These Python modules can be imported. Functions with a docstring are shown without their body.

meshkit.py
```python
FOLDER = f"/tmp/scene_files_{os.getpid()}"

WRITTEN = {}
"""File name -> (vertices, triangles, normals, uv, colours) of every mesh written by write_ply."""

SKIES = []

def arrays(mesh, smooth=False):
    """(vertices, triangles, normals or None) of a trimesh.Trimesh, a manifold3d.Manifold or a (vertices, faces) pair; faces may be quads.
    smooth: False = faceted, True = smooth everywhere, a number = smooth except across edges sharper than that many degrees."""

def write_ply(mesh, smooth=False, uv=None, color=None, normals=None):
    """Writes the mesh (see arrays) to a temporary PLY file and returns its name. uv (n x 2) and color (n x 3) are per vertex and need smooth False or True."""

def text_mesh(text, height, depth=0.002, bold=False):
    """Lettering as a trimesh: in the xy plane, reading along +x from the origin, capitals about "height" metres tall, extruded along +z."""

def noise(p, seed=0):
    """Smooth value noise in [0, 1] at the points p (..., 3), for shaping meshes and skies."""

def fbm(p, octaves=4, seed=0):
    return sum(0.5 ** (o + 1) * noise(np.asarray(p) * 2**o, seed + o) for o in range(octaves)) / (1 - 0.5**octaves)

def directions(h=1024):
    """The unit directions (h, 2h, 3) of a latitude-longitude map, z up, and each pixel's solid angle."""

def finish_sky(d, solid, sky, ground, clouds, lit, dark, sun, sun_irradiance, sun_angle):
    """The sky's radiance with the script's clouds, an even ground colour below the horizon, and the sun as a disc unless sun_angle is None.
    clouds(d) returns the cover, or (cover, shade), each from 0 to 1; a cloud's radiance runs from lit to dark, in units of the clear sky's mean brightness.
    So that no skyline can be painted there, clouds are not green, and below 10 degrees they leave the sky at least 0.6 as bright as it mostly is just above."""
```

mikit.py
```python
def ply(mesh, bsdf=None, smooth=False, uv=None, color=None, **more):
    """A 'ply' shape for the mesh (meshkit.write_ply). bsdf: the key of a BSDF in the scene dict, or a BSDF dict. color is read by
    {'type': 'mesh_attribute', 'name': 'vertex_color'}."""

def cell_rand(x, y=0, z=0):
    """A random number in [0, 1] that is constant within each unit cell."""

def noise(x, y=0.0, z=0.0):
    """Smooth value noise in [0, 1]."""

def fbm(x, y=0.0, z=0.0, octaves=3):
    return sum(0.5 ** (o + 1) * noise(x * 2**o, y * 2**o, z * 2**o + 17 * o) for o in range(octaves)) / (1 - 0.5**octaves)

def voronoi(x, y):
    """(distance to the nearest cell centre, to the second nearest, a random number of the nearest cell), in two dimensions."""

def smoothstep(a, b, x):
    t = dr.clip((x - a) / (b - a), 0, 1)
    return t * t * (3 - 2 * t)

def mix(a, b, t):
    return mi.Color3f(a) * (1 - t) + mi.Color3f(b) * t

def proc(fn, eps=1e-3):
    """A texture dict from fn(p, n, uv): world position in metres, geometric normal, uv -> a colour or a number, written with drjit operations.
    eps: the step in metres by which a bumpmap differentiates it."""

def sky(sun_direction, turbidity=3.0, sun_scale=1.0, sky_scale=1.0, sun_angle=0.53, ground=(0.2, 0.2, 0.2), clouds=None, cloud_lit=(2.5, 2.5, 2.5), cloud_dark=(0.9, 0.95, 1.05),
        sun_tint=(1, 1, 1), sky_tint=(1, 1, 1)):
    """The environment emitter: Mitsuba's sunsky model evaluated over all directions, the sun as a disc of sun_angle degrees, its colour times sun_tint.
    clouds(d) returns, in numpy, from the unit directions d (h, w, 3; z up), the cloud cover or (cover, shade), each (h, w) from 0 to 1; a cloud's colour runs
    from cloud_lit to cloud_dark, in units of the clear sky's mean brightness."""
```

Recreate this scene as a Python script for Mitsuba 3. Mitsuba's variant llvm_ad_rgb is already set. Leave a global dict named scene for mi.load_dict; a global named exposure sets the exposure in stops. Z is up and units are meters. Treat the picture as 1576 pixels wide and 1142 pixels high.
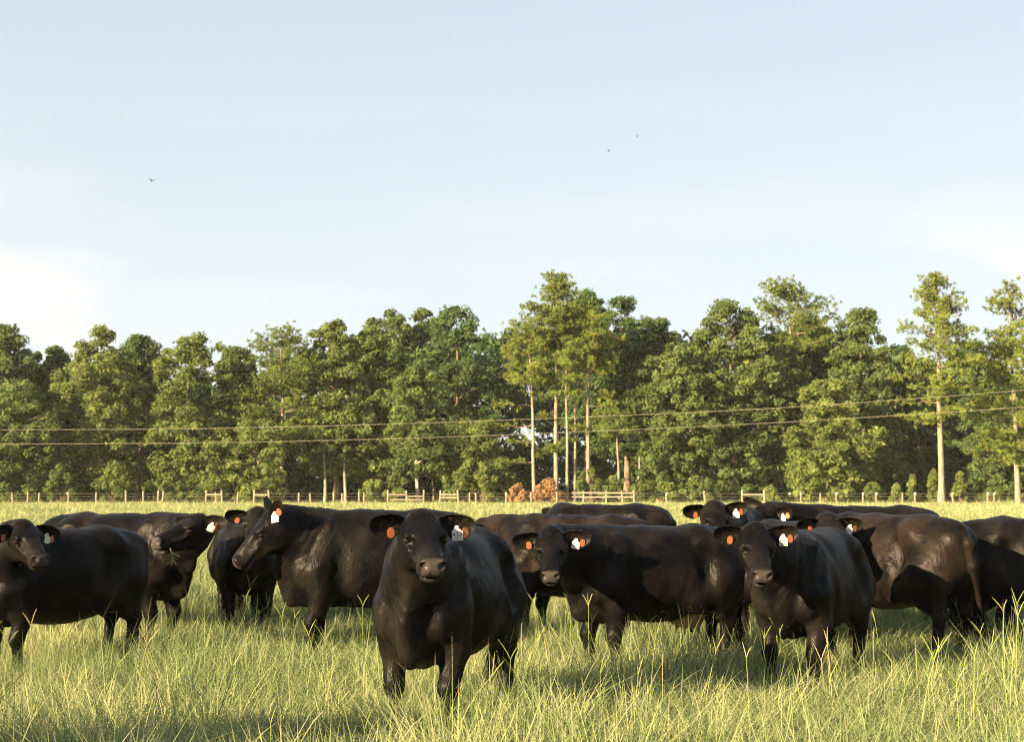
import math
import numpy as np
import drjit as dr
import mitsuba as mi
import mikit, meshkit
from mikit import proc, noise, fbm, smoothstep, mix

T = mi.ScalarTransform4f
scene, labels = {}, {}

# ------------------------------------------------------------------ camera, sky, exposure
EYE, FOC, PITCH = 1.55, 2189.0, math.atan((752 - 571) / 2189.0)      # eye height, focal length in photo pixels, tilt
CP, SP = math.cos(PITCH), math.sin(PITCH)
scene['camera'] = {'type': 'thinlens', 'fov': math.degrees(2 * math.atan(788 / FOC)), 'fov_axis': 'x', 'near_clip': 0.1, 'far_clip': 5000.0,
                   'aperture_radius': 0.005, 'focus_distance': 10.5,
                   'to_world': T().look_at(origin=[0, 0, EYE], target=[0, CP, EYE + SP], up=[0, 0, 1])}
SUN_AZ, SUN_EL = math.radians(221.0), math.radians(17.0)             # azimuth counted from +x (right of the picture), +y is away
SUN = (math.cos(SUN_AZ) * math.cos(SUN_EL), math.sin(SUN_AZ) * math.cos(SUN_EL), math.sin(SUN_EL))


def sky_clouds(d):
    el = np.arcsin(np.clip(d[..., 2], -1, 1))
    az = np.arctan2(d[..., 0], d[..., 1])
    # a thin veil of haze that thickens towards the horizon
    veil = 0.56 + 0.36 * np.exp(-np.maximum(el, 0) / 0.16)
    q = np.stack([np.cos(az) * 11, np.sin(az) * 11, el * 19], -1)
    puff = meshkit.fbm(q + 3.7, 6, 11)
    bank = meshkit.noise(np.stack([np.sin(az) * 6 + 18.861, np.cos(az) * 6 + 35.182, el * 0], -1), 5)
    band = np.clip((el - 0.05) / 0.05, 0, 1) * np.clip((0.22 - el) / 0.07, 0, 1)
    cum = np.clip((puff + 0.9 * (bank - 0.5) - 0.56) / 0.14, 0, 1) * band
    wisp = np.clip((meshkit.fbm(np.stack([np.cos(az) * 5, np.sin(az) * 5, el * 26], -1), 5, 3) - 0.46) / 0.2, 0, 1) * np.clip((el - 0.04) / 0.06, 0, 1) * np.clip((0.30 - el) / 0.12, 0, 1)
    cover = 1 - (1 - veil) * (1 - 0.75 * cum) * (1 - 0.22 * wisp)
    shade = np.clip(0.60 - 0.58 * cum - 0.2 * wisp * (1 - cum), 0, 1)
    return cover, shade


scene['sky'] = mikit.sky(SUN, turbidity=2.6, sun_scale=1.25, sky_scale=0.54, clouds=sky_clouds, cloud_lit=(1.95, 1.94, 1.91), cloud_dark=(1.44, 1.54, 1.60), sun_tint=(0.94, 1.005, 1.13), sky_tint=(1.0, 1.0, 1.0))
labels['sky'] = {'kind': 'structure'}
exposure = 3.95


def ray(px, py, Y):
    """The point at distance Y from the camera (along the ground) that the photo shows at pixel (px, py)."""
    u, v = (px - 788) / FOC, (571 - py) / FOC
    k = Y / (CP - v * SP)
    return np.array([u * k, Y, EYE + (SP + v * CP) * k])


# ------------------------------------------------------------------ small mesh helpers
class MB:
    """Collects triangles with a uv per vertex."""
    def __init__(self): self.v, self.f, self.uv, self.n = [], [], [], 0

    def add(self, v, f, uv=None):
        v, f = np.asarray(v, float), np.asarray(f, int)
        if f.shape[1] == 4: f = np.vstack([f[:, [0, 1, 2]], f[:, [0, 2, 3]]])
        self.v.append(v); self.f.append(f + self.n); self.n += len(v)
        self.uv.append(np.broadcast_to(np.zeros(2) if uv is None else np.asarray(uv, float), (len(v), 2)))
        return self

    def ply(self, bsdf, smooth=False):
        return mikit.ply((np.vstack(self.v), np.vstack(self.f)), bsdf, smooth=smooth, uv=np.vstack(self.uv))


def norm(a):
    a = np.asarray(a, float)
    return a / np.maximum(np.linalg.norm(a, axis=-1, keepdims=True), 1e-12)


def tube(pts, rad, sides=7, cap=True):
    """A round tube along pts with radius rad (per point)."""
    pts = np.asarray(pts, float); n = len(pts); rad = np.broadcast_to(rad, n)
    t = norm(np.gradient(pts, axis=0))
    ref = np.array([0.31, 0.95, 0.05]) if abs(t[0][1]) < 0.9 else np.array([1.0, 0, 0.1])
    a = norm(np.cross(t, ref)); b = np.cross(t, a)
    th = np.arange(sides) * 2 * np.pi / sides
    v = (pts[:, None] + rad[:, None, None] * (a[:, None] * np.cos(th)[None, :, None] + b[:, None] * np.sin(th)[None, :, None])).reshape(-1, 3)
    i, j = np.meshgrid(np.arange(n - 1), np.arange(sides), indexing='ij')
    k = (j + 1) % sides
    f = np.stack([i * sides + j, i * sides + k, (i + 1) * sides + k, (i + 1) * sides + j], -1).reshape(-1, 4)
    f = np.vstack([f[:, [0, 1, 2]], f[:, [0, 2, 3]]])
    if cap:
        v = np.vstack([v, pts[:1], pts[-1:]])
        jj = np.arange(sides); kk = (jj + 1) % sides
        f = np.vstack([f, np.stack([kk, jj, jj * 0 + n * sides], 1), np.stack([(n - 1) * sides + jj, (n - 1) * sides + kk, jj * 0 + n * sides + 1], 1)])
    return v, f


def box(c, h, R=None):
    s = np.array([[x, y, z] for x in (-1, 1) for y in (-1, 1) for z in (-1, 1)], float) * h
    if R is not None: s = s @ np.asarray(R).T
    f = np.array([[0, 1, 3], [0, 3, 2], [4, 6, 7], [4, 7, 5], [0, 4, 5], [0, 5, 1], [2, 3, 7], [2, 7, 6], [0, 2, 6], [0, 6, 4], [1, 5, 7], [1, 7, 3]])
    return s + np.asarray(c, float), f


def blades(base, direc, bend, length, width, side, seg, uvr):
    """Flat tapering strips: base (n,3), first direction, end direction added progressively; returns v, f, uv (v runs 0..1 along the blade)."""
    n = len(base)
    t = np.linspace(0, 1, seg + 1)
    P = base[:, None] + length[:, None, None] * (direc[:, None] * t[None, :, None] + bend[:, None] * (t ** 2)[None, :, None])
    w = (1 - t ** 1.6)[None, :, None] * width[:, None, None] * 0.5
    L, Rr = P[:, :-1] - w[:, :-1] * side[:, None], P[:, :-1] + w[:, :-1] * side[:, None]
    v = np.concatenate([np.stack([L, Rr], 2).reshape(n, -1, 3), P[:, -1:]], 1)
    m = v.shape[1]
    f = []
    for i in range(seg - 1):
        f += [[2 * i, 2 * i + 1, 2 * i + 3], [2 * i, 2 * i + 3, 2 * i + 2]]
    f += [[2 * seg - 2, 2 * seg - 1, 2 * seg]]
    f = (np.array(f)[None] + (np.arange(n) * m)[:, None, None]).reshape(-1, 3)
    uv = np.empty((n, m, 2)); uv[:, :, 0] = uvr[:, None]; uv[:, :-1, 1] = np.repeat(t[:-1], 2)[None]; uv[:, -1, 1] = 1
    return v.reshape(-1, 3), f, uv.reshape(-1, 2)


# ------------------------------------------------------------------ materials
C3 = mi.Color3f


def hide_color(low, high):
    def fn(p, n, uv):
        a = fbm(p.x * 5, p.y * 5, p.z * 4, 3)
        b = fbm(p.x * 60, p.y * 60, p.z * 14, 2)
        c = mix(C3(*low), C3(*high), smoothstep(0.36, 0.70, a) * 0.9)
        c = c * (0.45 + 0.65 * b + 0.5 * fbm(p.x * 22, p.y * 22, p.z * 5, 2))
        c = mix(c, C3(0.046, 0.039, 0.037), uv.x)               # bare nose pad
        return mix(c, C3(0.30, 0.20, 0.11), uv.y)               # udder skin
    return fn


def hide_bump(p, n, uv):
    return (fbm(p.x * 70, p.y * 70, p.z * 16, 2) + 0.7 * noise(p.x * 240, p.y * 240, p.z * 40)) * (1 - 0.7 * uv.x)


for coat, low, high in (('hide', (0.0030, 0.0028, 0.0030), (0.0102, 0.0084, 0.0072)), ('brown_hide', (0.0042, 0.0034, 0.0031), (0.0158, 0.0112, 0.0086))):
    scene[coat] = {'type': 'bumpmap', 'texture': proc(hide_bump, 2e-3), 'scale': 0.0030,
                   'bsdf': {'type': 'principled', 'base_color': proc(hide_color(low, high)), 'roughness': proc(lambda p, n, uv: 0.39 - 0.14 * uv.x), 'specular': 0.068}}
scene['fur'] = {'type': 'twosided', 'bsdf': {'type': 'principled', 'base_color': proc(lambda p, n, uv: mix(C3(0.005, 0.0045, 0.004), C3(0.022, 0.015, 0.010), uv.x)), 'roughness': 0.5, 'specular': 0.12}}
scene['eye_ball'] = {'type': 'principled', 'base_color': {'type': 'rgb', 'value': [0.008, 0.005, 0.004]}, 'roughness': 0.06, 'specular': 0.35}
scene['tag_white'] = {'type': 'twosided', 'bsdf': {'type': 'principled', 'base_color': proc(lambda p, n, uv: mix(C3(0.54, 0.52, 0.47), C3(0.38, 0.35, 0.29), smoothstep(0.5, 0.8, fbm(p.x * 60, p.y * 60, p.z * 60)))), 'roughness': 0.45}}
scene['tag_orange'] = {'type': 'twosided', 'bsdf': {'type': 'principled', 'base_color': {'type': 'rgb', 'value': [0.34, 0.105, 0.042]}, 'roughness': 0.4}}
scene['ink_black'] = {'type': 'diffuse', 'reflectance': {'type': 'rgb', 'value': [0.02, 0.02, 0.02]}}
scene['ink_orange'] = {'type': 'diffuse', 'reflectance': {'type': 'rgb', 'value': [0.4, 0.13, 0.05]}}


def grass_color(p, n, uv):
    big = fbm(p.x * 0.45, p.y * 0.45, 0.0, 3)
    r = uv.x
    k = noise(uv.x * 977.0)                                     # a second random number of the blade
    green = mix(C3(0.085, 0.138, 0.055), C3(0.34, 0.385, 0.170), r)
    straw = mix(C3(0.45, 0.45, 0.20), C3(0.56, 0.51, 0.29), k)
    c = mix(green, straw, smoothstep(0.68, 1.02, k * 0.66 + big * 0.40 + 0.22 * uv.y))
    return c * (0.85 + 0.4 * big)


scene['grass_blade'] = {'type': 'principledthin', 'base_color': proc(grass_color), 'roughness': 0.55, 'diff_trans': 0.75, 'spec_trans': 0.0}


def stalk_color(p, n, uv):
    return mix(mix(C3(0.14, 0.19, 0.055), C3(0.30, 0.31, 0.11), uv.x), C3(0.36, 0.27, 0.17), smoothstep(0.85, 1.0, uv.x) * 0.8)


scene['grass_stalk'] = {'type': 'twosided', 'bsdf': {'type': 'diffuse', 'reflectance': proc(stalk_color)}}


def pasture_color(p, n, uv):
    a = fbm(p.x * 0.12, p.y * 0.30, 0.0, 4)
    b = fbm(p.x * 3.0, p.y * 3.0, 0.0, 3)
    c = mix(C3(0.36, 0.36, 0.15), C3(0.56, 0.52, 0.27), smoothstep(0.35, 0.7, a))
    c = c * (0.7 + 0.6 * b)
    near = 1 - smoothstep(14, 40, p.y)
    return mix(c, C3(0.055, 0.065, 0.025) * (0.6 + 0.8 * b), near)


scene['pasture_ground'] = {'type': 'diffuse', 'reflectance': proc(pasture_color)}


def leaf_color(p, n, uv):
    t = uv.y                                                    # kind of tree: 0 dark, 1 yellow green
    c = mix(C3(0.076, 0.130, 0.046), C3(0.172, 0.210, 0.060), t)
    c = mix(c, C3(0.17, 0.15, 0.03), smoothstep(0.93, 1.0, uv.x) * 0.7)
    return c * (0.6 + 0.8 * noise(p.x * 0.9, p.y * 0.9, p.z * 0.9)) * (0.75 + 0.5 * uv.x)


scene['broad_leaf'] = {'type': 'principledthin', 'base_color': proc(leaf_color), 'roughness': 0.5, 'diff_trans': 0.95, 'spec_trans': 0.0}


def needle_color(p, n, uv):
    c = mix(C3(0.100, 0.152, 0.040), C3(0.185, 0.225, 0.050), uv.y)
    c = mix(c, C3(0.26, 0.17, 0.04), smoothstep(0.93, 1.0, uv.x) * 0.45)
    return c * (0.65 + 0.7 * noise(p.x * 0.8, p.y * 0.8, p.z * 0.8))


scene['pine_needle'] = {'type': 'principledthin', 'base_color': proc(needle_color), 'roughness': 0.5, 'diff_trans': 0.8, 'spec_trans': 0.0}
scene['dead_leaf'] = {'type': 'principledthin', 'base_color': proc(lambda p, n, uv: mix(C3(0.20, 0.115, 0.05), C3(0.34, 0.20, 0.10), uv.x)), 'roughness': 0.7, 'diff_trans': 0.4, 'spec_trans': 0.0}


def bark_color(p, n, uv):
    a = fbm(p.x * 7, p.y * 7, p.z * 1.6, 3)
    return mix(mix(C3(0.11, 0.085, 0.065), C3(0.24, 0.175, 0.125), smoothstep(0.35, 0.65, a)), C3(0.42, 0.37, 0.30) * (0.7 + 0.5 * a), uv.x)


scene['bark'] = {'type': 'diffuse', 'reflectance': proc(bark_color)}


def wood_color(p, n, uv):
    a = fbm(p.x * 6, p.y * 6, p.z * 1.5, 3)
    return mix(mix(C3(0.16, 0.12, 0.085), C3(0.30, 0.24, 0.175), a), C3(0.30, 0.26, 0.21) * (0.75 + 0.5 * a), uv.x)


scene['fence_wood'] = {'type': 'diffuse', 'reflectance': proc(wood_color)}
scene['wire_metal'] = {'type': 'diffuse', 'reflectance': {'type': 'rgb', 'value': [0.13, 0.11, 0.10]}}
scene['cable_metal'] = {'type': 'diffuse', 'reflectance': {'type': 'rgb', 'value': [0.28, 0.265, 0.21]}}
scene['porcelain'] = {'type': 'principled', 'base_color': {'type': 'rgb', 'value': [0.72, 0.66, 0.55]}, 'roughness': 0.3}
scene['bird_feather'] = {'type': 'twosided', 'bsdf': {'type': 'diffuse', 'reflectance': {'type': 'rgb', 'value': [0.05, 0.05, 0.055]}}}

# ------------------------------------------------------------------ the ground
def ground_height(x, y):
    far = np.clip((np.asarray(y) - 16) / 30, 0, 1)
    return far * 0.10 * (meshkit.fbm(np.stack([np.asarray(x) * 0.05, np.asarray(y) * 0.05, np.asarray(x) * 0], -1), 2, 4) - 0.5)


gx = np.concatenate([[-900, -400, -200], np.arange(-100, 101, 4.0), [200, 400, 900]])
gy = np.concatenate([[-300, -100, -30], np.arange(-4, 190, 4.0), [260, 450, 900]])
GX, GY = np.meshgrid(gx, gy)
gi, gj = np.meshgrid(np.arange(len(gy) - 1), np.arange(len(gx) - 1), indexing='ij')
W_ = len(gx)
scene['ground'] = mikit.ply((np.stack([GX, GY, ground_height(GX, GY)], -1).reshape(-1, 3), np.stack([gi * W_ + gj, gi * W_ + gj + 1, (gi + 1) * W_ + gj + 1, (gi + 1) * W_ + gj], -1).reshape(-1, 4)), 'pasture_ground', smooth=True)
labels['ground'] = {'kind': 'structure', 'label': 'sunlit pasture ground running back to the tree line'}

# ------------------------------------------------------------------ the trees
def key_for(name):
    if name not in labels and name not in scene and not any(k.startswith(name + '__') for k in scene): return name
    i = 1
    while f'{name}_{i:03d}' in labels: i += 1
    return f'{name}_{i:03d}'


def put(key, part, shape, label=None):
    k = key + '__' + part
    if k in scene:
        i = 1
        while f'{k}_{i:03d}' in scene: i += 1
        k = f'{k}_{i:03d}'
    scene[k] = shape
    if label: labels[k] = {'label': label}
    return k


def thing(name, label, cat, group=None):
    key = key_for(name)
    labels[key] = {'label': label, 'category': cat}
    if group: labels[key]['group'] = group
    return key


def leaf_cards(rng, cen, rad, per, size, hue, up=0.5):
    """Leaf sprays scattered in flattened clumps; each spray a bent rhombus facing outwards and up."""
    n = len(cen)
    c = np.repeat(cen, per, 0); r = np.repeat(rad, per, 0)
    o = norm(rng.normal(size=(n * per, 3))) * (rng.random((n * per, 1)) ** 0.45) * r
    o[:, 2] -= 0.25 * (o[:, 0] ** 2 + o[:, 1] ** 2) / r[:, 0]       # the outer twigs droop
    p = c + o
    nn = norm(norm(o) * 0.8 + rng.normal(size=p.shape) * 0.65 + [0, 0, up])
    a = norm(np.cross(nn, rng.normal(size=p.shape))); b = np.cross(nn, a)
    s = (size * (0.6 + 0.8 * rng.random(len(p))))[:, None]
    v = np.stack([p - a * s - b * s * 0.25, p + b * s * 0.75 + nn * s * 0.1, p + a * s * 1.1 - b * s * 0.2], 1)
    f = np.arange(3 * len(p)).reshape(-1, 3)
    clump = np.repeat(rng.random(n), per)
    uv = np.empty((len(p), 3, 2)); uv[:, :, 0] = np.clip(0.5 * rng.random(len(p)) + 0.5 * clump, 0, 1)[:, None]
    uv[:, :, 1] = np.clip(hue + 0.30 * (clump - 0.5), 0, 1)[:, None]
    return v.reshape(-1, 3), f, uv.reshape(-1, 2)


def limb(mb, a, b, r0, r1, rng, sag=0.15, seg=5, sides=5, pale=0.0):
    t = np.linspace(0, 1, seg + 1)[:, None]
    pts = a + (b - a) * t + rng.normal(size=(seg + 1, 3)) * 0.05 * np.linalg.norm(b - a) * t * (1 - t) * 2
    pts[:, 2] += sag * np.linalg.norm(b - a) * (t * (1 - t))[:, 0]
    v, f = tube(pts, np.linspace(r0, r1, seg + 1), sides)
    mb.add(v, f, (pale, 0))


def broad_tree(px, top, half, Y, label, hue=0.5, low=0.04, seed=0, clumps=270, per=105, leaf=0.21, group=None, name='broadleaf_tree', pale=0.0, lean=0.0, trunk=1.0, width_low=0.8):
    rng = np.random.default_rng(1000 + seed)
    key = thing(name, label, 'tree', group)
    H = ray(px, top, Y)[2]; base = np.array([ray(px, 765, Y)[0], Y, -0.1]); Wd = half * 1.12 / FOC * Y
    ph = rng.random(6) * 6.28
    wd, lf = MB(), MB()
    t = np.linspace(0, 1, 9)
    axis = base + np.stack([lean * H * t ** 1.5 + 0.25 * np.sin(t * 4 + ph[0]), 0.25 * np.sin(t * 5 + ph[1]), t * (H * 0.93 + 0.1)], 1)
    v, f = tube(axis, np.linspace(0.017 * H * trunk, 0.03, 9) * (1 + 0.5 * np.exp(-t * 25)), 9); wd.add(v, f, (pale, 0))
    cen, rad = [], []
    while len(cen) < clumps:
        z = low + (1 - low) * rng.random()
        prof = np.interp(z, [0, 0.12, 0.35, 0.6, 0.8, 0.93, 1.0], [width_low * 0.8, width_low, 1.0, 0.98, 0.82, 0.58, 0.22])
        if rng.random() > prof + 0.1: continue
        th = rng.random() * 6.283
        lobe = 1 + 0.22 * np.sin(3 * th + ph[2] + 7 * z) + 0.16 * np.sin(9 * z + 2 * th + ph[3]) + 0.10 * np.sin(17 * z + ph[4] - 3 * th)
        q = rng.random() ** 0.42 * prof * lobe * Wd * 0.92
        k = int(z * 8); ax = axis[min(k, 8)]
        c = np.array([ax[0] + q * math.cos(th), ax[1] + q * math.sin(th) * 0.9, z * H - 0.3])
        gap = meshkit.noise(np.array([[c[0] * 0.35, c[1] * 0.35, c[2] * 0.42 + seed]]), seed)[0]
        if gap < 0.25 and z < 0.96: continue
        cen.append(c); s = rng.uniform(0.55, 1.35) * (0.50 + 0.085 * Wd); rad.append([s, s, s * 0.62])
    cen, rad = np.array(cen), np.array(rad)
    v, f, uv = leaf_cards(rng, cen, rad, per, leaf, hue); lf.add(v, f, uv)
    for i in rng.choice(len(cen), min(26, len(cen)), replace=False):
        c = cen[i]; k = np.clip((c[2] - 0.22 * np.hypot(c[0] - base[0], c[1] - base[1])) / H, 0.1, 0.9) * 8
        a = axis[int(k)] + (axis[min(int(k) + 1, 8)] - axis[int(k)]) * (k - int(k))
        limb(wd, a, c, 0.05 + 0.05 * (1 - k / 8), 0.02, rng, pale=pale)
    put(key, 'trunk', wd.ply('bark', smooth=True)); put(key, 'crown', lf.ply('broad_leaf'))
    return key


def pine_tree(px, top, half, bare, Y, label, hue=0.5, seed=0, tufts=520, lean=0.0, group=None, r0=None, name='pine_tree', brown=0.0, dense=1.0, low_branches=()):
    rng = np.random.default_rng(5000 + seed)
    key = thing(name, label, 'tree', group)
    H = ray(px, top, Y)[2]; base = np.array([ray(px, 765, Y)[0], Y, -0.1]); Wd = half * 1.42 / FOC * Y; zb = ray(px, bare, Y)[2]
    wd, lf = MB(), MB()
    t = np.linspace(0, 1, 11)
    axis = base + np.stack([lean * H * t + 0.22 * np.sin(3.3 * t + seed) * t + 0.05 * np.sin(11 * t + seed), 0.1 * np.sin(4 * t + seed * 2), t * H], 1)
    r0 = r0 or 0.0105 * H
    v, f = tube(axis, r0 * (1 - 0.85 * t ** 1.2) * (1 + 0.4 * np.exp(-t * 40)), 10); wd.add(v, f, (0.28, 0))
    at = lambda z: np.array([np.interp(z, axis[:, 2], axis[:, i]) for i in range(3)])
    nb = int(66 * dense)
    tips = []
    zs = list(zb + (H - zb) * (rng.random(nb) ** 1.1)) + [ray(px, b[1], Y)[2] for b in low_branches]
    for i, z in enumerate(zs):
        u = (z - zb) / max(H - zb, 0.1)
        prof = np.interp(u, [-1, 0, 0.15, 0.4, 0.75, 1], [0.5, 0.80, 1.0, 1.0, 0.66, 0.20])
        L = Wd * prof * rng.uniform(0.55, 1.1); th = rng.random() * 6.283
        if i >= nb:
            b = low_branches[i - nb]; L = 1.25 * abs(b[0]) / FOC * Y; prof = 1.0; th = math.pi * (b[0] < 0) + rng.normal() * 0.3
        a = at(z); rise = np.interp(u, [0, 0.6, 1], [0.02, 0.30, 0.9])
        e = a + np.array([math.cos(th) * L, math.sin(th) * L, rise * L])
        limb(wd, a, a + (e - a) * 0.85, 0.010 * L + 0.016, 0.010, rng, sag=-0.08, pale=0.0)
        m = max(4, int(tufts / nb * prof * 2.9))
        s = 1 - rng.random(m) ** 1.7 * 0.75
        q = a + (e - a) * s[:, None] + rng.normal(size=(m, 3)) * np.array([0.40, 0.40, 0.22]) * (0.5 + 0.13 * Wd)
        tips.append(q)
    tips.append(at(H - 0.3) + rng.normal(size=(10, 3)) * [0.3, 0.3, 0.5])
    q = np.vstack(tips); per = 14; n = len(q)
    d = norm(rng.normal(size=(n, per, 3)) + [0, 0, 0.55]).reshape(-1, 3)
    ln = rng.uniform(0.20, 0.36, n * per); side = norm(np.cross(d, rng.normal(size=d.shape)))
    c = np.repeat(q, per, 0)
    v = np.stack([c - side * 0.040 + d * 0.03, c + side * 0.040 + d * 0.03, c + d * ln[:, None] + side * 0.02, c + d * ln[:, None] - side * 0.02], 1).reshape(-1, 3)
    f = (np.array([[0, 1, 2], [0, 2, 3]])[None] + (np.arange(n * per) * 4)[:, None, None]).reshape(-1, 3)
    tu = np.repeat(rng.random(n), per * 4)
    lf.add(v, f, np.stack([np.clip(tu + brown, 0, 1), np.clip(hue + 0.35 * (tu - 0.5), 0, 1)], 1))
    put(key, 'trunk', wd.ply('bark', smooth=True)); put(key, 'crown', lf.ply('pine_needle'))
    return key


def bush(px, top, half, Y, label, mat='broad_leaf', hue=0.7, seed=0, name='bush', n=26, per=90, leaf=0.17, conic=False, group=None):
    rng = np.random.default_rng(9000 + seed)
    key = thing(name, label, 'tree' if 'sapling' in name else 'bush', group)
    x = ray(px, 765, Y)[0]; H = ray(px, top, Y)[2]; Wd = half / FOC * Y
    cen = []
    for i in range(n):
        z = rng.random() ** 0.9; th = rng.random() * 6.283
        pr = (1 - 0.9 * z) if conic else math.sqrt(max(1 - z ** 2.2, 0.02))
        q = rng.random() ** 0.5 * Wd * pr
        cen.append([x + q * math.cos(th), Y + q * math.sin(th), 0.15 + z * (H - 0.3)])
    cen = np.array(cen); s = np.full((n, 3), (0.20 + 0.05 * Wd) if conic else (0.24 + 0.10 * Wd)) * rng.uniform(0.6, 1.2, (n, 1))
    lf, wd = MB(), MB()
    lf.add(*leaf_cards(rng, cen, s, per, leaf, hue))
    for i in range(0, n, 3): limb(wd, np.array([x + rng.normal() * 0.15, Y, -0.05]), cen[i], 0.035, 0.012, rng)
    put(key, 'stem', wd.ply('bark', smooth=True)); put(key, 'foliage', lf.ply(mat))
    return key


# front row, left to right: (pixel of the crown's middle, of its top, its half width, distance)
G = 'trees in the woodland edge'
broad_tree(-5, 498, 42, 150, 'dark tree cut by the left picture edge, taller than its neighbour', 0.30, seed=1, low=0.45, trunk=1.0)
broad_tree(20, 585, 62, 142, 'low dark tree with yellowish tips at the far left of the woodland', 0.42, seed=2, leaf=0.19)
broad_tree(75, 530, 40, 156, 'thin crowned tree with sky showing through, second from the left edge', 0.25, seed=3, low=0.35)
broad_tree(148, 502, 62, 146, 'tall olive green broadleaf tree, highest of the left quarter of the woodland', 0.75, seed=4, clumps=240)
broad_tree(210, 516, 48, 154, 'dark crowned tree behind and right of the tall olive tree on the left', 0.15, seed=5, low=0.4)
broad_tree(292, 514, 70, 147, 'rounded broadleaf tree left of the pine with the bare forked trunk', 0.66, seed=6, clumps=240)
pine_tree(432, 516, 56, 690, 149, 'broad pine with forked limbs and bare brown lower trunk, left of centre', 0.35, seed=7, tufts=1000, dense=1.5, r0=0.22)
broad_tree(365, 530, 38, 154, 'slim green tree filling the gap left of the broad forked pine', 0.45, seed=8, low=0.2)
broad_tree(395, 640, 44, 143, 'low bright green tree at the foot of the broad forked pine', 0.85, seed=9, clumps=120, leaf=0.18)
broad_tree(515, 490, 52, 150, 'tree with a small pointed top between the forked pine and the pale trunked tree', 0.55, seed=10, low=0.18, clumps=240)
broad_tree(575, 500, 58, 152, 'wide full tree with spreading crown left of the pale trunked tree', 0.48, seed=11, low=0.16, clumps=250)
broad_tree(640, 560, 40, 144, 'slender grey green tree on a pale whitish trunk', 0.36, seed=12, low=0.24, pale=1.0, trunk=0.75, clumps=170, width_low=0.6)
broad_tree(700, 470, 55, 156, 'dark tall tree with rounded top, left of the tall centre pines', 0.12, seed=13, low=0.15, clumps=250)
broad_tree(728, 640, 56, 145, 'low spreading tree with drooping boughs left of the tall centre pines', 0.72, seed=14, clumps=150, leaf=0.18)
broad_tree(600, 476, 48, 164, 'airy topped tree rising behind the wide full tree', 0.30, seed=15, low=0.55, clumps=120)
broad_tree(655, 474, 40, 166, 'airy topped tree just left of the dark tall rounded tree', 0.26, seed=16, low=0.55, clumps=100)
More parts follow.
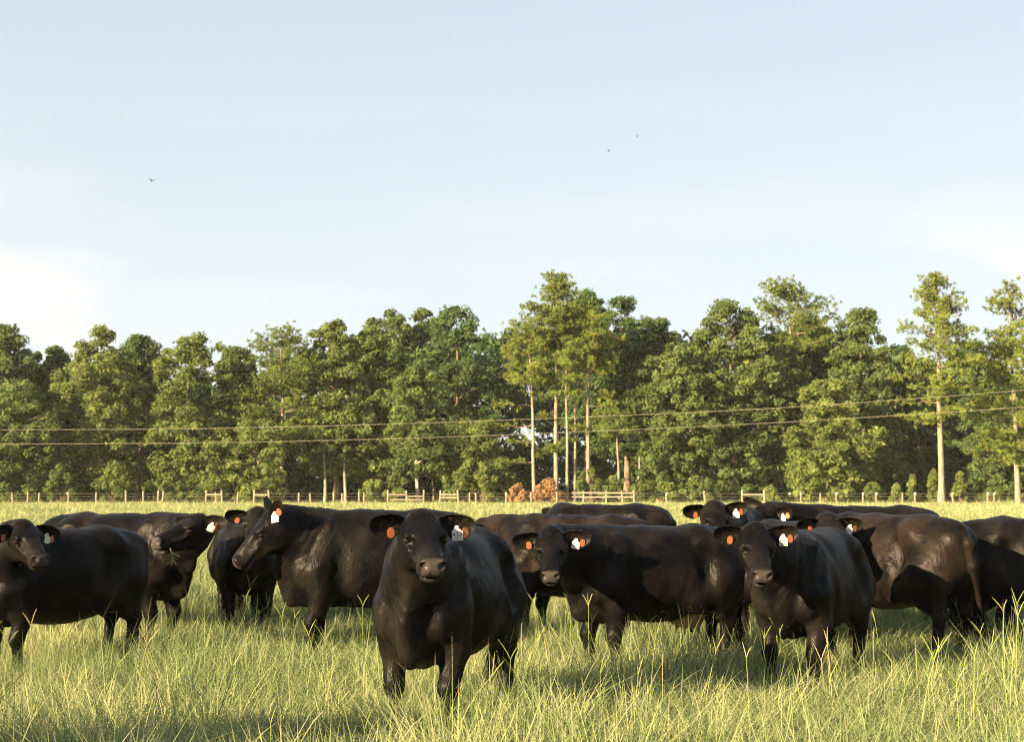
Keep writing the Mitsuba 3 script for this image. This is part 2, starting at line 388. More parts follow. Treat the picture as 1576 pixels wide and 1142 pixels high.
pine_tree(855, 430, 36, 545, 144, 'tallest pine of the centre group with a long pale trunk', 0.62, seed=20, tufts=850, dense=1.2, lean=0.004, r0=0.25, low_branches=((-26, 700), (20, 680), (-24, 640), (22, 600), (-34, 610), (18, 650)))
pine_tree(822, 498, 33, 590, 143, 'leaning pine at the left of the centre pine group', 0.85, seed=21, tufts=480, lean=-0.012, r0=0.2, brown=0.05, low_branches=((-55, 655), (-40, 712), (38, 690), (-50, 625), (-30, 680)))
pine_tree(874, 520, 18, 610, 142.5, 'thin pine standing right beside the tallest centre pine', 0.72, seed=22, tufts=220, r0=0.17, dense=0.6, low_branches=((-22, 688),))
pine_tree(886, 462, 24, 560, 148, 'slender pine with a leaf covered trunk between the two tall centre pines', 0.6, seed=23, tufts=260, r0=0.15, dense=0.7)
pine_tree(905, 480, 34, 575, 144, 'yellowish pine with a bare trunk at the right of the centre pine group', 0.95, seed=24, tufts=600, r0=0.22, brown=0.05, low_branches=((-35, 605), (26, 610), (30, 640), (-20, 660), (34, 625)))
broad_tree(905, 446, 40, 158, 'dark bushy topped tree directly behind the yellowish centre pine', 0.05, seed=25, low=0.4, clumps=200)
broad_tree(962, 455, 54, 156, 'dark flat topped tree right of the centre pines', 0.08, seed=26, low=0.25, clumps=260)
broad_tree(1015, 485, 40, 158, 'dark tree in the dip of the skyline right of the centre pines', 0.12, seed=27, low=0.3)
pine_tree(953, 640, 26, 672, 143, 'short pine with a bare lower trunk below the dark flat topped tree', 0.4, seed=28, tufts=170, r0=0.17, dense=0.5)
broad_tree(1040, 528, 62, 145, 'broad grey green tree with layered sweeping boughs right of centre', 0.42, seed=29, low=0.10, clumps=270, width_low=0.95)
broad_tree(1130, 462, 70, 148, 'large layered green tree with a pine like top, right of centre', 0.40, seed=30, low=0.03, clumps=320)
pine_tree(1218, 446, 54, 540, 153, 'airy round topped pine rising above the trees right of centre', 0.55, seed=31, tufts=800, dense=1.0)
broad_tree(1205, 510, 52, 151, 'green tree below the airy round topped pine', 0.45, seed=32, low=0.03, clumps=240)
broad_tree(1275, 580, 58, 142.5, 'bright yellow green tree with drooping boughs down to the ground', 0.95, seed=33, low=0.02, clumps=230, leaf=0.19, width_low=1.0)
broad_tree(1328, 474, 50, 151, 'tall rounded tree just left of the lone tall pine', 0.38, seed=34, low=0.08, clumps=260)
broad_tree(1262, 490, 40, 158, 'dark tree between the airy pine and the tall rounded tree', 0.1, seed=35, low=0.3)
broad_tree(1385, 530, 44, 160, 'very dark tree in deep shade behind the lone tall pine', 0.0, seed=36, low=0.03)
pine_tree(1449, 428, 47, 650, 135, 'lone tall pine with a long bare trunk near the right side', 0.80, seed=37, tufts=850, dense=1.5, lean=-0.004, r0=0.30, low_branches=((-42, 640), (48, 632), (28, 600)))
broad_tree(1450, 600, 60, 162, 'shaded tree behind the trunk of the lone pine', 0.05, seed=38, low=0.03)
broad_tree(1500, 520, 40, 158, 'dark tree between the two rightmost pines', 0.15, seed=39, low=0.05)
pine_tree(1566, 444, 48, 710, 138, 'tall yellow green pine at the right picture edge', 0.88, seed=40, tufts=1150, dense=1.5, r0=0.26, low_branches=((-60, 640), (-40, 670)))
broad_tree(1545, 640, 52, 152, 'low shaded tree under the pine at the right edge', 0.2, seed=41, low=0.03, clumps=150)
broad_tree(1620, 520, 50, 150, 'green tree just past the right picture edge', 0.5, seed=42)
broad_tree(-75, 540, 60, 150, 'green tree just past the left picture edge', 0.5, seed=43)
for i, (px, tp, pale) in enumerate([(500, 700, 0.3), (531, 705, 0.3), (667, 660, 0.0), (985, 700, 0.3), (1036, 705, 0.4)]):
    rngk = np.random.default_rng(70 + i)
    k = thing('bare_trunk', ['brown bare trunk, left of two in front of the pointed topped tree', 'brown bare trunk, right of two in front of the pointed topped tree', 'thin dark bare trunk right of the pale trunked tree', 'short bare trunk under the broad layered tree right of the centre pines', 'thin pale bare trunk under the broad layered tree, nearer its middle'][i], 'tree trunk')
    a, b = ray(px, 765, 143.0), ray(px + rngk.normal() * 1.5, tp, 147.5); a[2] = -0.1
    tt = np.linspace(0, 1, 9)[:, None]; w = MB()
    w.add(*tube(a + (b - a) * tt + np.sin(tt * 5 + i) * [[0.06, 0, 0]], np.linspace(0.19 if i < 2 or i == 3 else 0.11, 0.08, 9), 9), (pale, 0))
    for q in (0.6, 0.75, 0.9): limb(w, a + (b - a) * q, a + (b - a) * q + rngk.normal(size=3) * [0.9, 0.5, 0.25] + [0, 0.4, 0.25], 0.03, 0.01, rngk)
    put(k, 'trunk', w.ply('bark', smooth=True))

for i, (px, tp, hw, Y, hue, lab) in enumerate([
        (95, 715, 30, 141, 0.30, 'dark bush at the woodland edge on the far left'), (170, 720, 34, 141, 0.65, 'green bush under the tall olive tree'),
        (262, 728, 30, 141, 0.5, 'green bush under the rounded tree left of the forked pine'), (330, 715, 26, 141, 0.75, 'leafy bush by the gap left of the forked pine'),
        (575, 738, 26, 141, 0.9, 'yellow green bush between the bare brown trunks'), (612, 728, 24, 141.5, 0.7, 'green bush left of the pale whitish trunk'),
        (700, 720, 30, 141, 0.75, 'rounded green bush right of the pale whitish trunk'), (745, 712, 30, 141, 0.8, 'lit green bush left of the brown dead bushes'),
        (908, 722, 24, 141, 0.7, 'green bush at the foot of the yellowish centre pine'), (940, 735, 22, 141, 0.62, 'low bush right of the centre pines'),
        (985, 745, 24, 140.8, 0.7, 'low bush behind the end of the rail fence'), (1030, 742, 28, 140.8, 0.8, 'yellowish low bush under the layered tree'),
        (1085, 735, 28, 141, 0.55, 'low bush behind the head of the far facing cow'), (1185, 748, 16, 140.8, 0.9, 'small bright bush right of the H shaped fence brace'),
        (1345, 742, 18, 141, 0.5, 'low bush at the foot of the bright drooping tree'), (1540, 748, 24, 140.8, 0.45, 'low bush near the right picture edge')]):
    bush(px, tp, hw, Y, lab, hue=hue, seed=i)
bush(800, 743, 17, 140.5, 'smaller of two rust brown dead bushes at the woodland edge', 'dead_leaf', seed=50, name='dead_bush', n=40, per=60, leaf=0.14)
bush(844, 738, 26, 140.5, 'larger of two rust brown dead bushes at the woodland edge', 'dead_leaf', seed=51, name='dead_bush', n=60, per=60, leaf=0.14)
for i, (px, tp, hw, lab) in enumerate([(1405, 730, 13, 'pointed bright sapling left of the lone pine trunk'), (1437, 722, 14, 'taller bright sapling close left of the lone pine trunk'), (1380, 742, 12, 'smallest sapling, leftmost of the row by the lone pine'), (1478, 726, 18, 'spreading bright sapling right of the lone pine trunk')]):
    bush(px, tp, hw, 138 + i * 0.5, lab, hue=0.85, seed=60 + i, name='sapling', conic=True, n=44, leaf=0.14)

# the wood behind the edge reads as one mass
rng = np.random.default_rng(77)
m = 3000
px_, Y_ = rng.uniform(-140, 1720, m), rng.uniform(160, 200, m)
top_ = np.interp(px_, [-140, 0, 60, 150, 340, 420, 700, 850, 1000, 1250, 1370, 1500, 1720], [560, 590, 640, 560, 600, 560, 520, 520, 530, 520, 560, 570, 560])
cz = np.where(np.arange(m) < 700, 0.3 * rng.random(m), rng.random(m) ** 0.8) * np.array([ray(a, b, c)[2] for a, b, c in zip(px_, top_, Y_)])
cen = np.stack([(px_ - 788) / FOC * Y_, Y_, cz + 0.3], 1)
fw = MB().add(*leaf_cards(rng, cen, np.tile([[2.0, 2.0, 1.3]], (m, 1)), 60, 0.42, 0.10))
scene['far_woods'] = fw.ply('broad_leaf')
labels['far_woods'] = {'kind': 'stuff', 'label': 'dark depth of the wood behind the front trees', 'category': 'woods'}

# ------------------------------------------------------------------ fence, power lines, birds
FY = 137.0
fence = thing('pasture_fence', 'long weathered post and wire fence with rail braces along the far edge of the pasture', 'fence')
fx = lambda px: ray(px, 765, FY)[0]
rng = np.random.default_rng(5)


def post(px, h, pale=0.6, r=0.085, d=0.0):
    x = fx(px); z = np.array([-0.2, h * 0.5, h - 0.05, h])
    v, f = tube(np.stack([x + rng.normal() * 0.05 * z, np.full(4, FY + d), z], 1), np.array([r, r, r, r * 0.6]), 8)
    put(fence, 'post', MB().add(v, f, (pale, 0)).ply('fence_wood', smooth=True))


def rail(p0, p1, z, pale=0.5, d=-0.13):
    a, b = np.array([fx(p0), FY + d, z]), np.array([fx(p1), FY + d, z + rng.normal() * 0.03])
    v, f = box((a + b) / 2, [abs(b[0] - a[0]) / 2, 0.025, 0.06])
    put(fence, 'rail', MB().add(v, f, (pale, 0)).ply('fence_wood'))


for px, h, pale in [(-40, 1.2, .3), (20, 1.15, .35), (43, 1.25, .3), (60, 1.15, .6), (105, 1.15, .5), (148, 1.2, .4), (194, 1.35, .9), (221, 1.3, .7), (243, 1.35, .9), (250, 1.3, .85), (317, 1.35, .9), (333, 1.2, .6), (342, 1.35, .9), (365, 1.2, .7), (391, 1.4, .9), (415, 1.4, .8), (460, 1.15, .6), (478, 1.1, .5), (514, 1.2, .8), (527, 1.1, .6), (553, 1.2, .8), (560, 1.15, .7), (597, 1.4, .9), (626, 1.35, .9), (652, 1.4, .9), (677, 1.35, .9), (706, 1.4, .95), (723, 1.15, .8), (733, 1.15, .7), (779, 1.2, .9), (818, 1.2, .8), (857, 1.2, .9),
                    (898, 1.3, .95), (933, 1.3, .95), (958, 1.3, .95), (976, 1.35, .95), (1026, 1.1, .6), (1085, 1.35, .5), (1142, 1.4, .9), (1177, 1.4, .95), (1232, 1.15, .4), (1262, 1.1, .3), (1288, 1.15, .3), (1328, 1.15, .3), (1349, 1.15, .3), (1389, 1.15, .3), (1408, 1.15, .3), (1467, 1.15, .3), (1520, 1.15, .3), (1530, 1.15, .3), (1580, 1.15, .3), (1640, 1.15, .3)]:
    post(px, h, pale)
rail(317, 342, 0.95, .7); rail(391, 415, 0.95, .7); rail(597, 626, 0.95, .15); rail(626, 652, 0.8, .1); rail(600, 652, 0.45, .1); rail(677, 706, 0.95, .7); rail(677, 706, 0.62, .6)
for a, b in ((880, 898), (898, 933), (933, 958), (958, 976)):
    rail(a, b, 1.12, .7); rail(a, b, 0.72, .6)
rail(1142, 1177, 0.95, .8)
for z in (0.45, 0.75, 1.05):
    v, f = tube(np.array([[fx(a), FY - 0.12, z - 0.02 * (i % 2)] for i, a in enumerate(np.linspace(-40, 1640, 60))]), 0.014, 4)
    put(fence, 'wire', MB().add(v, f).ply('wire_metal'))
import trimesh
for px in (105, 779, 1026, 1215, 1232, 1288, 1328, 1349, 1408, 1467, 1520, 1530):
    s = trimesh.creation.icosphere(1, 0.10); s.apply_translation([fx(px), FY - 0.17, 1.05])
    put(fence, 'insulator', mikit.ply(s, 'porcelain', smooth=True))

for name_lab, line in (('upper of two thin power cables crossing in front of the trees', [(-200, 661), (0, 662), (350, 660), (700, 650), (1100, 634), (1300, 622), (1576, 601), (1800, 582)]),
                       ('lower of two thin power cables crossing in front of the trees', [(-200, 683), (0, 684), (350, 682), (700, 673), (1100, 656), (1300, 645), (1576, 627), (1800, 611)])):
    px = np.linspace(-200, 1800, 60)
    p3 = np.array([ray(a, b, 137.5 - 7 * max(a, 0) / 1576) for a, b in zip(px, np.interp(px, *np.array(line).T))])
    k = np.ones(9) / 9; p3[:, 2] = np.convolve(np.pad(p3[:, 2], 4, mode='reflect', reflect_type='odd'), k, 'valid')
    key = thing('power_cable', name_lab, 'power line')
    v, f = tube(p3, 0.015, 6); scene[key] = MB().add(v, f).ply('cable_metal', smooth=True)


def bird(px, py, Y, span, up, label):
    key = thing('bird', label, 'bird')
    c = ray(px, py, Y); b = MB()
    v, f = tube(c + np.array([[-0.35, 0, -0.02], [-0.2, 0, 0.01], [0, 0, 0.03], [0.17, 0, 0.04], [0.25, 0, 0.03]]) * span, np.array([0.012, 0.05, 0.07, 0.05, 0.01]) * span, 8)
    scene[key + '__body'] = MB().add(v, f).ply('bird_feather', smooth=True)
    for s in (-1, 1):
        e, t = c + np.array([0.12 + 0.30 * s, 0.35 * s, up + 0.12]) * span, c + np.array([-0.02 + 0.62 * s, 0.5 * s, up * (1.4 if s > 0 else 0.4)]) * span
        a = c + np.array([0, 0, 0.05]) * span; w = np.array([0.10, 0, 0]) * span
        top = np.stack([a - w, a + w, e + w * 0.9, e - w * 1.1, t])
        v = np.vstack([top, top - [0, 0, 0.015 * span]])
        f = [[0, 1, 2], [0, 2, 3], [3, 2, 4], [5, 7, 6], [5, 8, 7], [8, 9, 7]] + [[a_, b_, b_ + 5] for a_, b_ in ((0, 1), (1, 2), (2, 4), (4, 3), (3, 0))] + [[a_, b_ + 5, a_ + 5] for a_, b_ in ((0, 1), (1, 2), (2, 4), (4, 3), (3, 0))]
        put(key, 'wing', MB().add(v, np.array(f)).ply('bird_feather'))


bird(233.5, 278.5, 95, 0.36, 0.34, 'small dark bird in flight in the left half of the sky')
bird(937, 232, 150, 0.42, 0.2, 'tiny bird speck in the sky, lower of two right of centre')
bird(981, 209.5, 165, 0.40, 0.2, 'tiny bird speck in the sky, upper of two right of centre')

# ------------------------------------------------------------------ the cattle: a distance field turned into one skin by surface nets
class Field:
    def __init__(self, lo, hi, h):
        self.ax = [np.arange(lo[i], hi[i] + h, h) for i in range(3)]
        self.h = h
        self.D = np.full([len(a) for a in self.ax], 0.3, np.float32)

    def box(self, c, r, m=0.10):
        sl, pts = [], []
        for i in range(3):
            a = self.ax[i]; i0 = max(int((c[i] - r[i] - m - a[0]) / self.h), 0); i1 = min(int((c[i] + r[i] + m - a[0]) / self.h) + 2, len(a))
            if i1 <= i0: return None, None
            sl.append(slice(i0, i1)); pts.append(a[i0:i1])
        return tuple(sl), [pts[0][:, None, None].astype(np.float32), pts[1][None, :, None].astype(np.float32), pts[2][None, None, :].astype(np.float32)]

    def join(self, sl, d, k):
        D = self.D[sl]; h = np.clip(0.5 + 0.5 * (D - d) / k, 0, 1)
        self.D[sl] = D * (1 - h) + d * h - k * h * (1 - h)

    def carve(self, sl, d, k):
        D = self.D[sl]; h = np.clip(0.5 - 0.5 * (D + d) / k, 0, 1)
        self.D[sl] = D * (1 - h) - d * h + k * h * (1 - h)

    def ell(self, c, r, R=None, k=0.08, cut=False, o=None):
        """Ellipsoid; R rotates it; o = (origin, rotation) of the frame c is given in."""
        c, r = np.asarray(c, float), np.asarray(r, float); R = np.eye(3) if R is None else np.asarray(R)
        if o is not None: c = o[0] + o[1] @ c; R = o[1] @ R
        ext = np.sqrt((R ** 2) @ (r ** 2)); sl, (x, y, z) = self.box(c, ext, k + 0.02) if self.box(c, ext, k)[0] else (None, (0, 0, 0))
        if sl is None: return
        x, y, z = x - c[0], y - c[1], z - c[2]
        q = [R[0, i] * x + R[1, i] * y + R[2, i] * z for i in range(3)]
        k0 = np.sqrt(sum((q[i] / r[i]) ** 2 for i in range(3))); k1 = np.sqrt(sum((q[i] / r[i] ** 2) ** 2 for i in range(3)))
        d = k0 * (k0 - 1) / np.maximum(k1, 1e-6)
        (self.carve if cut else self.join)(sl, d, k)

    def cone(self, a, b, ra, rb, k=0.06, flat=None, o=None, cut=False):
        """A tapering capsule; flat = (direction, factor) makes it wider (>1) or thinner along a direction."""
        a, b = np.asarray(a, float), np.asarray(b, float)
        if o is not None:
            a, b = o[0] + o[1] @ a, o[0] + o[1] @ b
            if flat is not None: flat = (o[1] @ np.asarray(flat[0], float), flat[1])
        m = max(ra, rb) * max(1, flat[1] if flat else 1); c = (a + b) / 2
        sl, p = self.box(c, np.abs(b - a) / 2 + m, k + 0.02)
        if sl is None: return
        x, y, z = p[0] - a[0], p[1] - a[1], p[2] - a[2]; ab = b - a; L = ab @ ab
        t = np.clip((x * ab[0] + y * ab[1] + z * ab[2]) / max(L, 1e-9), 0, 1)
        x, y, z = x - t * ab[0], y - t * ab[1], z - t * ab[2]
        f = 1.0
        if flat is not None:
            u = norm(flat[0]); q = (x * u[0] + y * u[1] + z * u[2]) * (1 / flat[1] - 1); x, y, z = x + q * u[0], y + q * u[1], z + q * u[2]; f = min(flat[1], 1.0)
        d = (np.sqrt(x * x + y * y + z * z) - (ra + (rb - ra) * t)) * f
        (self.carve if cut else self.join)(sl, d, k)

    def mesh(self):
        D = self.D; S = D < 0
        n = np.array(D.shape); cnt = np.zeros(n - 1, np.int8)
        cs = [(i, j, k) for i in (0, 1) for j in (0, 1) for k in (0, 1)]
        for i, j, k in cs: cnt += S[i:n[0] - 1 + i, j:n[1] - 1 + j, k:n[2] - 1 + k]
        cells = np.argwhere((cnt > 0) & (cnt < 8))
        V = np.stack([D[cells[:, 0] + i, cells[:, 1] + j, cells[:, 2] + k] for i, j, k in cs], 1)
        pos, num = np.zeros((len(cells), 3)), np.zeros(len(cells))
        for a in range(8):
            for b in range(a + 1, 8):
                ca, cb = np.array(cs[a]), np.array(cs[b])
                if np.abs(ca - cb).sum() != 1: continue
                va, vb = V[:, a], V[:, b]; on = (va < 0) != (vb < 0)
                t = np.where(on, va / np.where(on, va - vb, 1), 0)[:, None]
                pos += on[:, None] * (ca + t * (cb - ca)); num += on
        v = np.array([a[0] for a in self.ax]) + (cells + pos / num[:, None]) * self.h
        idx = np.full(n - 1, -1, np.int64); idx[tuple(cells.T)] = np.arange(len(cells))
        F = []
        for ax in range(3):
            u, w = (ax + 1) % 3, (ax + 2) % 3
            s0 = np.take(S, range(n[ax] - 1), ax); s1 = np.take(S, range(1, n[ax]), ax)
            e = np.argwhere(s0 != s1); e = e[(e[:, u] > 0) & (e[:, w] > 0) & (e[:, u] < n[u] - 1) & (e[:, w] < n[w] - 1)]
            flip = s0[tuple(e.T)]
            q = []
            for du, dw in ((1, 1), (0, 1), (0, 0), (1, 0)):
                c = e.copy(); c[:, u] -= du; c[:, w] -= dw; q.append(idx[tuple(c.T)])
            q = np.stack(q, 1); q[~flip] = q[~flip][:, ::-1]; F.append(q)
        q = np.vstack(F)
        return v, np.vstack([q[:, [0, 1, 2]], q[:, [0, 2, 3]]])


def frame(yaw, down, roll=0.0):
    """Columns: along the nose, to its left, up; yaw in degrees from +x, down = degrees below level, roll about the nose."""
    a, d, r = math.radians(yaw), math.radians(down), math.radians(roll)
    x = np.array([math.cos(a) * math.cos(d), math.sin(a) * math.cos(d), -math.sin(d)]); y = np.array([-math.sin(a), math.cos(a), 0.0]); z = np.cross(x, y)
    return np.stack([x, math.cos(r) * y + math.sin(r) * z, math.cos(r) * z - math.sin(r) * y], 1)


def hair_blades(rng, p, d, length, width):
    n = len(p); side = norm(np.cross(d, rng.normal(size=(n, 3))))
    v = np.stack([p - side * width / 2, p + side * width / 2, p + d * length[:, None]], 1).reshape(-1, 3)
    return v, np.arange(3 * n).reshape(-1, 3), np.repeat(np.stack([rng.random(n), np.zeros(n)], 1), 3, 0)


def ear_mesh(rng, L=0.215, Wd=0.070, cup=0.050, fringe=240):
    """An ear from its root at the origin along +x; the opening looks along +z; the lower edge is at -y."""
    U, V = 15, 11
    u, v = np.meshgrid(np.linspace(0, 1, U), np.linspace(-1, 1, V), indexing='ij')
    w = Wd * np.interp(u, [0, 0.18, 0.42, 0.68, 0.86, 0.96, 1.0], [0.42, 0.78, 1.0, 0.98, 0.76, 0.48, 0.26])
    x = u * L; y = w * v - 0.012 * np.sin(np.pi * u); z = cup * (np.abs(v) ** 2.2 - 0.75) * np.sin(np.pi * np.clip(u * 0.9 + 0.1, 0, 1)) - 0.02 * u ** 2
    front = np.stack([x, y, z], -1)
    th = 0.006 * (1 - 0.6 * np.abs(v)) + 0.016 * (1 - u) ** 2
    back = np.stack([x, y, z - th], -1)
    P = np.concatenate([front.reshape(-1, 3), back.reshape(-1, 3)]); m = U * V
    i, j = np.meshgrid(np.arange(U - 1), np.arange(V - 1), indexing='ij'); a = (i * V + j).ravel()
    q = np.stack([a, a + V, a + V + 1, a + 1], 1)
    rim = list(range(0, m, V)) + list(range(m - V + 1, m)) + list(range(m - V - 1, -1, -V)) + list(range(V - 2, 0, -1))
    r = np.array(rim); r2 = np.roll(r, -1)
    F = np.vstack([q, q[:, ::-1] + m, np.stack([r, r + m, r2 + m, r2], 1)])
    mb = MB().add(P, F, (0.15, 0))
    n = fringe
    uu, ss = rng.uniform(0.12, 1, n), rng.choice([-1, 1], n)
    wi = np.interp(uu, np.linspace(0, 1, U), w[:, 0])
    zz = cup * 0.25 * np.sin(np.pi * np.clip(uu * 0.9 + 0.1, 0, 1)) - 0.02 * uu ** 2
    p = np.stack([uu * L, wi * ss - 0.012 * np.sin(np.pi * uu), zz - 0.003], 1)
    d = norm(np.stack([0.5 + 0.5 * uu, ss * (1.1 - uu * 0.6), rng.normal(size=n) * 0.35], 1) + rng.normal(size=(n, 3)) * 0.25)
    mb.add(*hair_blades(rng, p, d, rng.uniform(0.008, 0.022, n), 0.0028))
    n = fringe // 2                                              # the long hair inside the ear
    p = np.stack([rng.uniform(0.1, 0.75, n) * L, rng.normal(size=n) * 0.025, np.full(n, -0.012)], 1)
    d = norm(np.stack([rng.uniform(0.2, 1, n), rng.normal(size=n) * 0.6, rng.uniform(0.4, 1, n)], 1))
    mb.add(*hair_blades(rng, p, d, rng.uniform(0.012, 0.030, n), 0.003))
    return mb


def tag_outline(kind):
    if kind == 'white':                                          # a small head with a shouldered plate below it
        return [(-0.010, 0.0), (0.010, 0.0), (0.013, -0.022), (0.036, -0.040), (0.037, -0.094), (0.034, -0.098), (-0.034, -0.098), (-0.037, -0.094), (-0.036, -0.040), (-0.013, -0.022)]
    return [(-0.010, 0.006), (0.010, 0.006), (0.022, -0.010), (0.026, -0.032), (0.022, -0.052), (0.010, -0.062), (-0.010, -0.062), (-0.022, -0.052), (-0.026, -0.032), (-0.022, -0.010)]


def place(mb, o, R):
    mb.v = [np.asarray(o) + v @ np.asarray(R).T for v in mb.v]
    return mb


def slab(outline, th):
    q = np.array(outline); n = len(q)
    v = np.vstack([np.c_[q, np.full(n, th / 2)], np.c_[q, np.full(n, -th / 2)]]); i = np.arange(n); k = (i + 1) % n
    f = [[0, b, a] for a, b in zip(range(1, n - 1), range(2, n))] + [[n, n + a, n + b] for a, b in zip(range(1, n - 1), range(2, n))]
    f = np.vstack([np.array(f), np.stack([i, k, k + n], 1), np.stack([i, k + n, i + n], 1)])
    return v, f


def cow(label, cx, Y, yaw, s=1.0, poll=None, head=(0, 40, 0), h=0.014, ears=(0, 0), ear_fold=(8, 16), sweep=(0.12, 0.30), tag=None, orange=(), text=None, udder=False, step=0.0, tail=0.0,
        seed=0, wrinkle=0.0, graze=False, chew=False, head_scale=1.0, switch=True, belly=0.0, tuft=40, coat='hide'):
    """cx, Y: where the photo shows the middle of the body; yaw: the way it faces; poll: (px, py, distance) of the top of the head, or None for one grazing;
    head: (yaw, down, roll) of the face. ears: droop in degrees (its own left, right)."""
    rng = np.random.default_rng(300 + seed); key = thing('cow', label, 'cow', None)
    C = np.array([(cx - 788) / FOC * Y / CP * CP, Y, 0.0]); C[0] = ray(cx, 850, Y)[0]
    B = frame(yaw, 0); B = B @ np.diag([1, 1, 1])
    toL = lambda p: (np.asarray(p) - C) @ B / s                    # world -> the cow's own frame
    if poll is None: P = np.array([1.12, 0.0, 0.62]); Hd = B.T @ frame(yaw + head[0], head[1], head[2])
    else: P = toL(ray(*poll)); Hd = B.T @ frame(*head)
    # the top of the head lies a little above the head frame's origin
    P = P - Hd @ np.array([0.03, 0, 0.035]) - [0, 0, 0.055]
    hs = head_scale
    Rh = Hd * hs
    tip = P + Rh @ [0.55, 0, -0.1]
    lo = np.minimum.reduce([[-1.02, -0.52, -0.04], P - 0.28, tip - 0.12]); hi = np.maximum.reduce([[0.92, 0.52, 1.42], P + 0.28, tip + 0.12])
    F = Field(lo, hi, h); E, K = F.ell, F.cone
    # trunk
    E([0.02, 0, 0.88], [0.70, 0.310, 0.375], k=0.1)
    E([-0.05, 0, 0.74 - belly], [0.52, 0.285, 0.26], k=0.14)
    E([0.42, 0, 0.86], [0.34, 0.225, 0.38], k=0.12)
    E([-0.60, 0, 0.93], [0.28, 0.26, 0.31], k=0.12)
    K([-0.74, 0, 1.150], [-0.42, 0, 1.185], 0.065, 0.075, k=0.13, flat=((0, 1, 0), 1.7))
    K([-0.42, 0, 1.185], [0.10, 0, 1.155], 0.075, 0.075, k=0.13, flat=((0, 1, 0), 1.9)); K([0.10, 0, 1.155], [0.44, 0, 1.185], 0.075, 0.07, k=0.13, flat=((0, 1, 0), 1.3))
    for y in (-1, 1):
        E([-0.46, 0.195 * y, 1.105], [0.09, 0.07, 0.06], k=0.13)                     # hook
        E([-0.80, 0.105 * y, 1.07], [0.06, 0.055, 0.07], k=0.09)                      # pin
        E([0.43, 0.190 * y, 0.93], [0.15, 0.085, 0.29], k=0.07)                       # shoulder
        E([0.575, 0.180 * y, 0.77], [0.10, 0.085, 0.13], k=0.06)                        # point of the shoulder
        E([-0.60, 0.17 * y, 0.80], [0.215, 0.135, 0.30], k=0.09)                      # thigh
        st = step * y
        K([0.46, 0.195 * y, 0.80], [0.42 + 0.3 * st, 0.195 * y, 0.60], 0.13, 0.10, k=0.07); K([0.42 + 0.3 * st, 0.195 * y, 0.60], [0.475 + 0.7 * st, 0.185 * y, 0.36], 0.095, 0.062, k=0.05)
        E([0.485 + 0.7 * st, 0.185 * y, 0.36], [0.062, 0.058, 0.07], k=0.03)
        K([0.475 + 0.7 * st, 0.185 * y, 0.33], [0.455 + st, 0.18 * y, 0.12], 0.048, 0.042, k=0.03); K([0.455 + st, 0.18 * y, 0.12], [0.50 + st, 0.18 * y, 0.055], 0.05, 0.05, k=0.03); K([0.47 + st, 0.18 * y, 0.04], [0.535 + st, 0.18 * y, 0.03], 0.058, 0.045, k=0.02)
        st = -step * y
        K([-0.56, 0.175 * y, 0.80], [-0.40 + 0.3 * st, 0.215 * y, 0.66], 0.18, 0.115, k=0.08); K([-0.50, 0.18 * y, 0.66], [-0.69 + 0.7 * st, 0.175 * y, 0.46], 0.125, 0.062, k=0.07)
        K([-0.73 + 0.6 * st, 0.175 * y, 0.56], [-0.72 + 0.7 * st, 0.175 * y, 0.46], 0.03, 0.045, k=0.05)
        K([-0.69 + 0.7 * st, 0.175 * y, 0.46], [-0.65 + st, 0.175 * y, 0.13], 0.054, 0.044, k=0.03); K([-0.65 + st, 0.175 * y, 0.13], [-0.60 + st, 0.175 * y, 0.055], 0.05, 0.05, k=0.03); K([-0.63 + st, 0.175 * y, 0.04], [-0.565 + st, 0.175 * y, 0.03], 0.058, 0.045, k=0.02)
        E([-0.30, 0.255 * y, 0.70], [0.11, 0.045, 0.17], k=0.06)                      # flank
        E([-0.40, 0.325 * y, 0.96], [0.05, 0.06, 0.16], k=0.09, cut=True)              # the hollow before the thigh
        E([0.50, 0.30 * y, 1.08], [0.05, 0.05, 0.20], frame(0, -28), k=0.06, cut=True)   # between neck and shoulder
        E([0.300, 0.315 * y, 0.80], [0.05, 0.035, 0.22], k=0.06, cut=True)               # the hollow behind the shoulder
    E([0.665, 0, 0.69], [0.105, 0.065, 0.21], k=0.07)                                   # brisket
    K([0.67, 0, 0.56], [0.48, 0, 0.54], 0.05, 0.075, k=0.07)
    # neck
    for y in (-1, 1): E([0.765, 0.125 * y, 0.72], [0.20, 0.026, 0.060], frame(0, 70), k=0.07, cut=True)   # between the brisket and the shoulder
    b0 = np.array([0.46, 0, 0.99]); jaw = P + Rh @ [-0.01, 0, -0.11]
    mid = b0 + [0.26, 0, 0.12]; bk = P - Rh @ [0.16, 0, 0.10] if poll is None else 0.5 * (b0 + jaw) + np.array([0.10, 0, 0.02])
    t = np.linspace(0, 1, 7)[:, None]
    ctr = (1 - t) ** 2 * b0 + 2 * t * (1 - t) * bk + t ** 2 * jaw
    rr = np.interp(t[:, 0], [0, 0.3, 0.7, 1], [0.27, 0.205, 0.145, 0.108])
    for i in range(6):
        dirn = norm(ctr[i + 1] - ctr[i]); lat = norm(np.cross([0, 0, 1.0], dirn + [1e-3, 0, 0]))
        if lat[1] < 0: lat = -lat
        K(ctr[i], ctr[i + 1], rr[i], rr[i + 1], k=0.08, flat=(lat, 0.74 - 0.04 * i / 6))
    K([0.40, 0, 1.16], P + Rh @ [-0.05, 0, -0.055] - [0, 0, 0.05], 0.075, 0.050, k=0.10)                # crest
